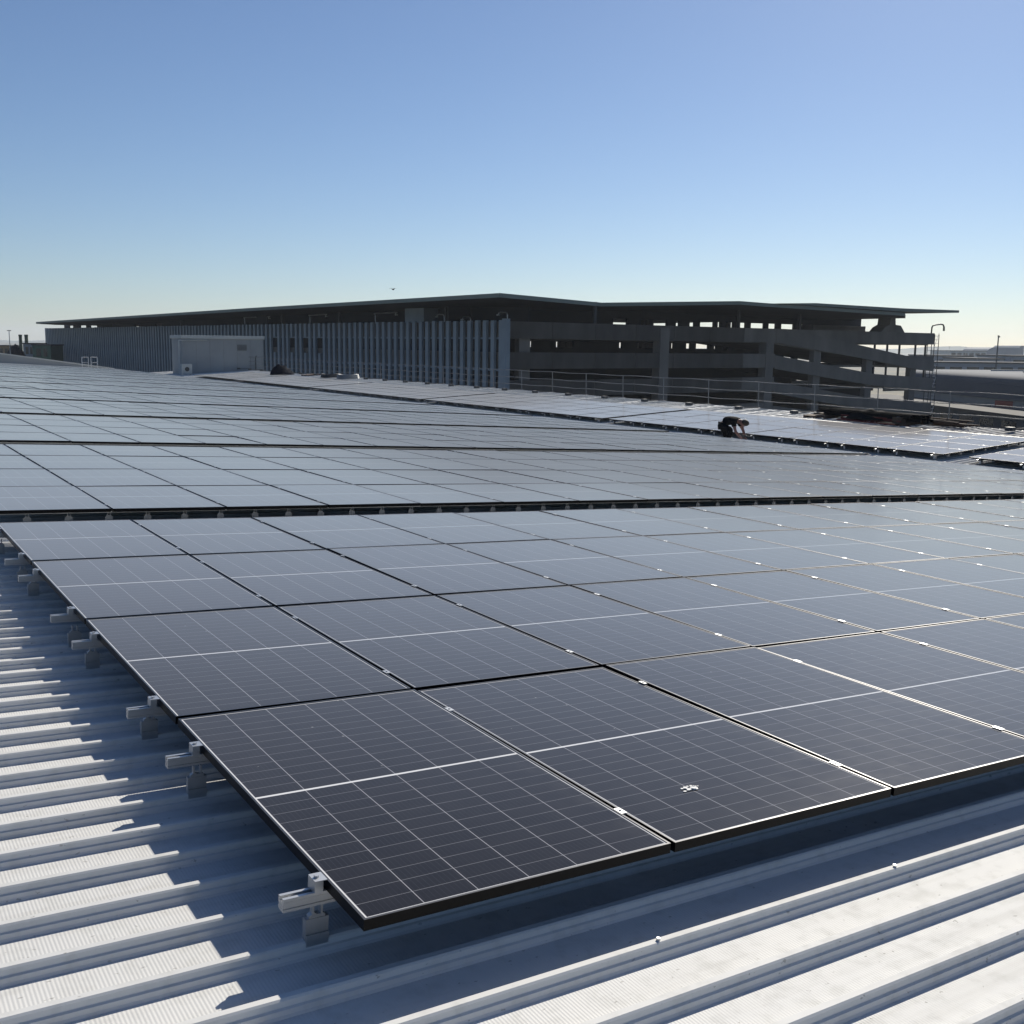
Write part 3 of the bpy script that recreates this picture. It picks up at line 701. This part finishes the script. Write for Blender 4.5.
m_ = MB(); m_.tube([(0, 3.6, 1.08), (0, 3.66, .45)], [.13, .16], 8); m_.build('lamp_head', M['dark'], e)
# scaffold mast at the right end
e = empty('scaffold_mast', cpw(80.3, 1.0, GZ), (0, 0, R_(4.2)), 'slim latticed scaffold mast against the right end of the car park', 'scaffold')
m_ = MB()
for x, y in ((0, 0), (1.1, 0), (0, 1.1), (1.1, 1.1)): m_.tube([(x, y, 0), (x, y, 21.8)], .06, 6)
m_.build('standard', M['dark'], e)
m_ = MB()
for q in range(40):
    z = .5 + q * .54
    m_.tube([(0, 0, z), (1.1, 0, z)], .03, 4); m_.tube([(0, 1.1, z), (1.1, 1.1, z)], .03, 4)
    if q % 4 == 0: m_.tube([(0, 0, z), (1.1, 0, z + 2.1)], .03, 4)
m_.build('ledger', M['galv'], e)

# ------------------------------------------------------------------ distant things, right
def basis(P, Q):                                 # frame with x axis from P to Q on plan
    d = Vector(Q) - Vector(P); return math.atan2(d.y, d.x), math.hypot(d.x, d.y)
def ray(x, y, D): return CAM + (FWD + RIGHT * ((x - 512) / FPX) + DOWN * ((y - 512) / FPX)) * D
# barrel vaulted hall
P, Q = ray(905, 380, 200), ray(1120, 380, 138); az, ln = basis(P, Q)
e = empty('barrel_roofed_hall', (P.x, P.y, GZ), (0, 0, az), 'long blue grey hall with curved roof right of the car park', 'hall')
def barrel(x0, x1, wdt, zb, zt, seg=16):
    sg = lambda v, e: math.copysign(abs(v) ** e, v)
    pts = [(wdt * (1 - sg(math.cos(math.pi * i / seg), .2)) / 2, zb + (zt - zb) * sg(math.sin(math.pi * i / seg), .24)) for i in range(seg + 1)]; return pts
bp = barrel(0, ln, 30, 12.0, 15.9, 28); m_ = MB(); m_.prism(bp, 0, 0, ln); m_.build('roof', M['bluegrey'], e)
m_ = MB(); m_.box(.2, ln - .2, .3, 29.7, 0, 11.98); m_.build('wall', M['grey'], e)
m_ = MB()
for q in range(1, 6): m_.box(ln * q / 6 - .15, ln * q / 6 + .15, 11, 19, 15.6, 16.15)
m_.build('ridge_vent', M['white'], e)
e = empty('flat_roofed_annex', (P.x, P.y, GZ), (0, 0, az), 'low annex with a pale flat roof before the curved roofed hall', 'annex')
m_ = MB(); m_.box(-6, ln, -9, -.5, 0, 10.4); m_.build('wall', M['bluegrey'], e)
m_ = MB(); m_.box(-6.5, ln + .5, -9.5, 0.0, 10.41, 10.85); m_.build('roof', M['paleroof'], e)
for q in range(14):
    m_ = MB(); m_.box(q * 6 - 3, q * 6 + .8, -9.06, -9.003, 8.9, 9.9); m_.build('window', M['window'], e)
# apron strip and vehicles between the annex and this building
m_ = MB(); A = ray(915, 417, 175); B = ray(1060, 421, 150)
az2, ln2 = basis(A, B)
gr = MB(); gr.box(0, ln2, -3, 3, -.0, .12); 
o = gr.build('verge', mat('dry_verge', (0.16, 0.17, 0.06), 0.9, 0, .3, .3)); o.location = (A.x, A.y, GZ + 8.6); o.rotation_euler = (0, 0, az2); tag(o, kind='structure')
rd = MB(); rd.box(-10, ln2 + 10, -9, 16, -.2, -.01); o = rd.build('raised_road', mat('asphalt', (.05, .05, .055), .9)); o.location = (A.x, A.y, GZ + 8.6); o.rotation_euler = (0, 0, az2); tag(o, kind='structure')
def vehicle(x, y, l, h, wd, mtl, label, kindn='truck'):
    loc = Vector((A.x, A.y, GZ + 8.6)) + Matrix.Rotation(az2, 3, 'Z') @ Vector((x, y, 0))
    e = empty('parked_%s' % kindn, loc, (0, 0, az2), label, kindn)
    m_ = MB()
    if kindn == 'truck':
        m_.box(1.9, l, 0, wd, .9, h); m_.build('cargo_box', mtl, e, bevel=.04)
        m_ = MB(); m_.prism([(0, .5), (1.8, .5), (1.8, h * .8), (.5, h * .8), (.1, h * .5)], 1, .05, wd - .05); m_.build('cab', M['car'][0], e)
        m_ = MB(); m_.prism([(.25, h * .52), (1.2, h * .52), (1.2, h * .74), (.5, h * .74)], 1, .03, wd - .03); m_.build('window', M['window'], e)
        ws = (.9, l * .7, l * .85)
    else:
        m_.prism([(0, .35), (l, .35), (l, .85), (l * .86, .95), (l * .74, h), (l * .32, h), (l * .18, .95), (0, .8)], 1, 0, wd); m_.build('body', mtl, e, bevel=.05)
        m_ = MB(); m_.prism([(l * .84, .97), (l * .735, h - .06), (l * .33, h - .06), (l * .22, .97)], 1, -.01, wd + .01); m_.build('window', M['window'], e); ws = (l * .2, l * .8)
    for x_ in ws:
        for yy in (0, wd):
            m_ = MB(); m_.tube([(x_, yy - .12, .35), (x_, yy + .12, .35)], .35, 14); m_.build('wheel', M['tyre'], e)
vehicle(9, 5.5, 9, 3.2, 2.4, M['red'], 'dark red box truck in front of the annex, left of the green container', 'truck')
vehicle(19.5, 5.5, 7, 2.9, 2.3, M['redcloth'], 'smaller dull red truck behind the railing, right of the red truck', 'truck')
e = empty('shipping_container', Vector((A.x, A.y, GZ + 8.6)) + Matrix.Rotation(az2, 3, 'Z') @ Vector((28, 5.5, 0)), (0, 0, az2), 'pale green container beside the dull red truck', 'container')
m_ = MB(); m_.box(0, 4.2, 0, 2.4, .1, 2.8)
for q in range(14): m_.box(.1 + q * .3, .22 + q * .3, -.03, -.002, .25, 2.65)
m_.build('body', mat('pale_green', (.25, .33, .24), .6), e)
m_ = MB(); m_.box(-.04, 0, .1, 2.3, .25, 2.65); m_.build('door', M['green'], e)
for n_, (x, y, cm_, lb) in enumerate(((36, 4.5, 2, 'dark car parked right of the pale green container'), (42, 5.2, 3, 'blue car parked at the right end of the far road'), (3, 4.4, 0, 'white car parked at the left end of the far road'))):
    vehicle(x, y, 4.4, 1.5, 1.8, M['car'][cm_], lb, 'car')
# horizon buildings
def block(name, x0, x1, yb, yt, D, mtl, label, cat, dep=20, roofm='paleroof', win=0, shape=None):
    P = ray(x0, yb, D); Q = ray(x1, yb, D); az, ln = basis(P, Q); zt = ray((x0 + x1) / 2, yt, D).z
    e = empty(name, (P.x, P.y, GZ), (0, 0, az), label, cat); H = zt - GZ
    m_ = MB()
    if shape: m_.prism([(u * ln, v * H) for u, v in shape], 1, 0, dep)
    else: m_.box(0, ln, 0, dep, 0, H)
    m_.build('wall', mtl, e)
    if not shape:
        m_ = MB(); m_.box(-.3, ln + .3, -.3, dep + .3, H + .01, H + .5); m_.build('roof', M[roofm], e)
    if win:
        for q in range(win):
            m_ = MB(); m_.box(ln * (q + .15) / win, ln * (q + .85) / win, -.08, -.005, H * .82, H * .93); m_.build('window', M['window'], e)
    return e
block('hangar', 984, 1023, 360, 345.5, 900, M['shed'], 'tall grey hangar with a stepped roof on the right horizon', 'hangar', 50,
      shape=[(0, 0), (1, 0), (1, 1.0), (.93, 1.0), (.88, .93), (.2, .93), (.1, .86), (0, .70)])
block('white_terminal', 950, 986, 360, 351.2, 820, M['white'], 'low white fronted building on the horizon left of the hangar', 'building', 40, win=6)
block('long_shed', 936, 972, 370, 356.5, 420, M['shed'], 'long blue grey shed right of the scaffold mast', 'shed', 30, win=3)
block('long_shed', 976, 1003, 372, 359.5, 380, M['shed'], 'short blue grey shed behind the floodlight mast', 'shed', 30, win=2)
block('dark_shed', 1010, 1090, 372, 357, 400, M['shed'], 'dark grey shed at the right edge of the photo', 'shed', 30, win=5)
block('low_depot', 930, 1100, 373, 364, 330, M['shed'], 'very long low depot behind the curved roofed hall', 'depot', 14, win=10)
P = ray(998.5, 336.5, 300)
e = empty('floodlight_mast', (P.x, P.y, GZ), (0, 0, .5), 'thin floodlight mast rising in front of the grey hangar', 'floodlight mast')
m_ = MB(); m_.tube([(0, 0, 0), (0, 0, P.z - GZ)], [.3, .16], 8); m_.build('mast', M['dark'], e)
m_ = MB(); m_.box(-1.2, 1.2, -.15, .15, P.z - GZ, P.z - GZ + .3)
for q in range(5): m_.box(-1.2 + q * .5, -.8 + q * .5, -.35, -.16, P.z - GZ - .25, P.z - GZ + .1)
m_.build('lamp_bar', M['dark'], e)
def pole(x, yt, D, label):
    P = ray(x, yt, D); e = empty('light_pole', (P.x, P.y, GZ), (0, 0, 0), label, 'light pole')
    m_ = MB(); m_.tube([(0, 0, 0), (0, 0, P.z - GZ)], .07, 6); m_.build('pole', M['galv'], e)
    m_ = MB(); m_.box(-.35, .35, -.1, .1, P.z - GZ + .01, P.z - GZ + .14); m_.build('lamp_head', M['dark'], e)
pole(949.5, 347, 500, 'faint thin pole on the horizon beside the scaffold mast')
pole(966, 347.5, 520, 'faint thin pole above the low white fronted building')
pole(9, 331, 200, 'thin pole at the left edge of the photo before the hills')
# distant trees
def tree(x, yb, D, h, label, seed, grp):
    rnd = random.Random(seed); P = ray(x, yb, D); z0 = GZ
    e = empty('tree', (P.x, P.y, z0), (0, 0, 0), label, 'tree', grp)
    m_ = MB(); m_.tube([(0, 0, 0), (.1, 0, h * .45), (0, .1, h * .7)], [.35, .22, .1], 6)
    for q in range(4): a = q * 1.6; m_.tube([(0, 0, h * (.35 + .08 * q)), (h * .22 * math.cos(a), h * .22 * math.sin(a), h * (.6 + .06 * q))], [.12, .05], 5)
    m_.build('trunk', M['bark'], e)
    m_ = MB(); cl = [(rnd.gauss(0, h * .2), rnd.gauss(0, h * .2), h * rnd.uniform(.4, .85), h * rnd.uniform(.12, .22)) for _ in range(11)]
    for cx, cy, cz, r in cl:
        for q in range(60):
            d = Vector((rnd.gauss(0, 1), rnd.gauss(0, 1), rnd.gauss(0, .8))).normalized() * r * rnd.uniform(.5, 1.05); c = Vector((cx, cy, cz)) + d
            u = Vector((rnd.gauss(0, 1), rnd.gauss(0, 1), rnd.gauss(0, 1))).normalized() * rnd.uniform(.25, .5); v = u.orthogonal().normalized() * rnd.uniform(.2, .4)
            m_.quad([c - u, c - v, c + u, c + v])
    m_.build('crown', M['leaf'], e, fix=False)
tree_n = ['leftmost', 'second from the left', 'third from the left', 'fourth from the left', 'fifth from the left', 'sixth from the left', 'seventh from the left', 'eighth from the left', 'ninth from the left', 'rightmost']
for q, (x, D, zt) in enumerate(((943, 620, -4), (958, 560, -5), (971, 520, -3), (974, 500, -4.2), (979, 540, -3.4), (985, 510, -4.5), (1004, 520, -3.4), (1008, 560, -3.0), (1013, 530, -4.2), (1021, 570, -4.4))):
    tree(x, 360, D, zt - GZ, 'dark tree below the right horizon, %s of its line' % tree_n[q], 30 + q, 'trees below the right horizon')

# ------------------------------------------------------------------ distant things, left
def stack(x0, x1, yt, D, label):
    P = ray((x0 + x1) / 2, yt, D); r = (x1 - x0) / 2 / FPX * D; e = empty('exhaust_stack', (P.x, P.y, GZ), (0, 0, 0), label, 'exhaust stack', 'pair of stacks at the left')
    m_ = MB(); m_.tube([(0, 0, 0), (0, 0, P.z - GZ - .4)], r, 12); m_.build('barrel', M['silo'], e, smooth=False)
    m_ = MB(); m_.tube([(0, 0, P.z - GZ - .4), (0, 0, P.z - GZ)], r * 1.12, 12); m_.build('cowl', M['silo'], e)
stack(18.6, 21.8, 334.6, 260, 'dark green stack left of its twin at the far left')
stack(24.4, 27.8, 334.6, 260, 'dark green stack right of its twin at the far left')
def rblock(name, x0, x1, yb, yt, D, mtl, label, cat, dep=6):
    P = ray(x0, yb, D); Q = ray(x1, yb, D); az, ln = basis(P, Q); zt = ray((x0 + x1) / 2, yt, D).z; zb = GZ
    e = empty(name, (P.x, P.y, zb), (0, 0, az), label, cat); H = zt - zb
    m_ = MB(); m_.box(0, ln, 0, dep, 0, H); m_.build('body', mtl, e)
    m_ = MB(); m_.box(-.2, ln + .2, -.2, dep + .2, H + .01, H + .25); m_.build('roof', M['paleroof'], e)
    m_ = MB(); m_.box(ln * .2, ln * .45, -.06, -.005, H - 2.2, H - .6); m_.box(ln * .6, ln * .8, -.06, -.005, H - 2.2, H - .6); m_.build('window', M['window'], e); return e
rblock('plant_block', 23.5, 35, 353, 344, 240, M['grey'], 'pale grey block between the stacks and the green block', 'building')
rblock('plant_block', 33, 51, 356, 345.5, 215, M['green'], 'low green block against the left end of the car park', 'building')
rblock('plant_block', -4, 11, 352, 346, 280, M['card'], 'low brownish block at the far left edge', 'building')
P = ray(15.5, 350, 230); heap('scrap_heap', (P.x, P.y, P.z - 1.6), 1.9, 2.0, 3.2, M['bluebag'], 'jagged dark heap of equipment beneath the two stacks', 'equipment heap', 21, 6)
m_ = MB(); m_.box(-3, 3, -3, 3, GZ, P.z - 1.6); 
o = m_.build('equipment_platform', M['grey']); o.location = (P.x, P.y, 0); tag(o, 'grey platform carrying the dark equipment heap at the far left', 'platform')
# hills
hb = MB(); pts = []
for q in range(61):
    x = -300 + q * 30; D = 5200; h = 16 + 12 * math.sin(q * .33) + 7 * math.sin(q * 1.1) + 5 * math.sin(q * 2.3)
    P = ray(x, 345, D); pts.append((P.x, P.y, GZ + max(6, h)))
n0 = Vector((FWD.x, FWD.y, 0)).normalized()
for i in range(60):
    a, b = pts[i], pts[i + 1]
    A1 = Vector((a[0], a[1], GZ - 1)) - n0 * 220; B1_ = Vector((b[0], b[1], GZ - 1)) - n0 * 220
    hb.quad([A1, B1_, b, a]); A2 = Vector((a[0], a[1], GZ - 1)) + n0 * 400; B2 = Vector((b[0], b[1], GZ - 1)) + n0 * 400; hb.quad([a, b, B2, A2])
tag(hb.build('hills', mat('hill_cover', (.09, .11, .08), .95, 0, .3, .01), smooth=True), kind='structure')

# ------------------------------------------------------------------ bird
P = ray(393, 289.5, 70)
bm = MB(); e = empty('bird', P, (0, 0, .6), 'tiny dark bird flying above the canopy against the sky', 'bird')
bm.tube([(-.16, 0, 0), (-.05, 0, .01), (.08, 0, .01), (.14, 0, .02), (.18, 0, .015)], [.008, .04, .045, .028, .004], 8); bm.build('body', M['cloth'], e)
for s in (-1, 1):
    q = MB(); q.quad([(.06, 0, .02), (.02, s * .14, .09), (-.04, s * .14, .09), (-.06, 0, .02)]); q.quad([(.02, s * .14, .09), (-.05, s * .28, .05), (-.04, s * .14, .09)]); o = q.build('wing', M['cloth'], e)
    so_ = o.modifiers.new('thick', 'SOLIDIFY'); so_.thickness = .008

splat(1.555, .365, 'white bird dropping on the second panel of the front row', .75)

# ------------------------------------------------------------------ air
hz = MB(); hz.box(-2500, 3200, -600, 7000, GZ - 1, 60)
k = NT('air'); k.t.nodes.remove(k.b); pv = k.n('ShaderNodeVolumePrincipled'); pv.inputs['Color'].default_value = (.80, .88, 1, 1); pv.inputs['Density'].default_value = 0.00013
pv.inputs['Anisotropy'].default_value = 0.3
k.l(pv.outputs[0], [n for n in k.t.nodes if n.type == 'OUTPUT_MATERIAL'][0].inputs['Volume'])
tag(hz.build('haze', k.m), kind='stuff')
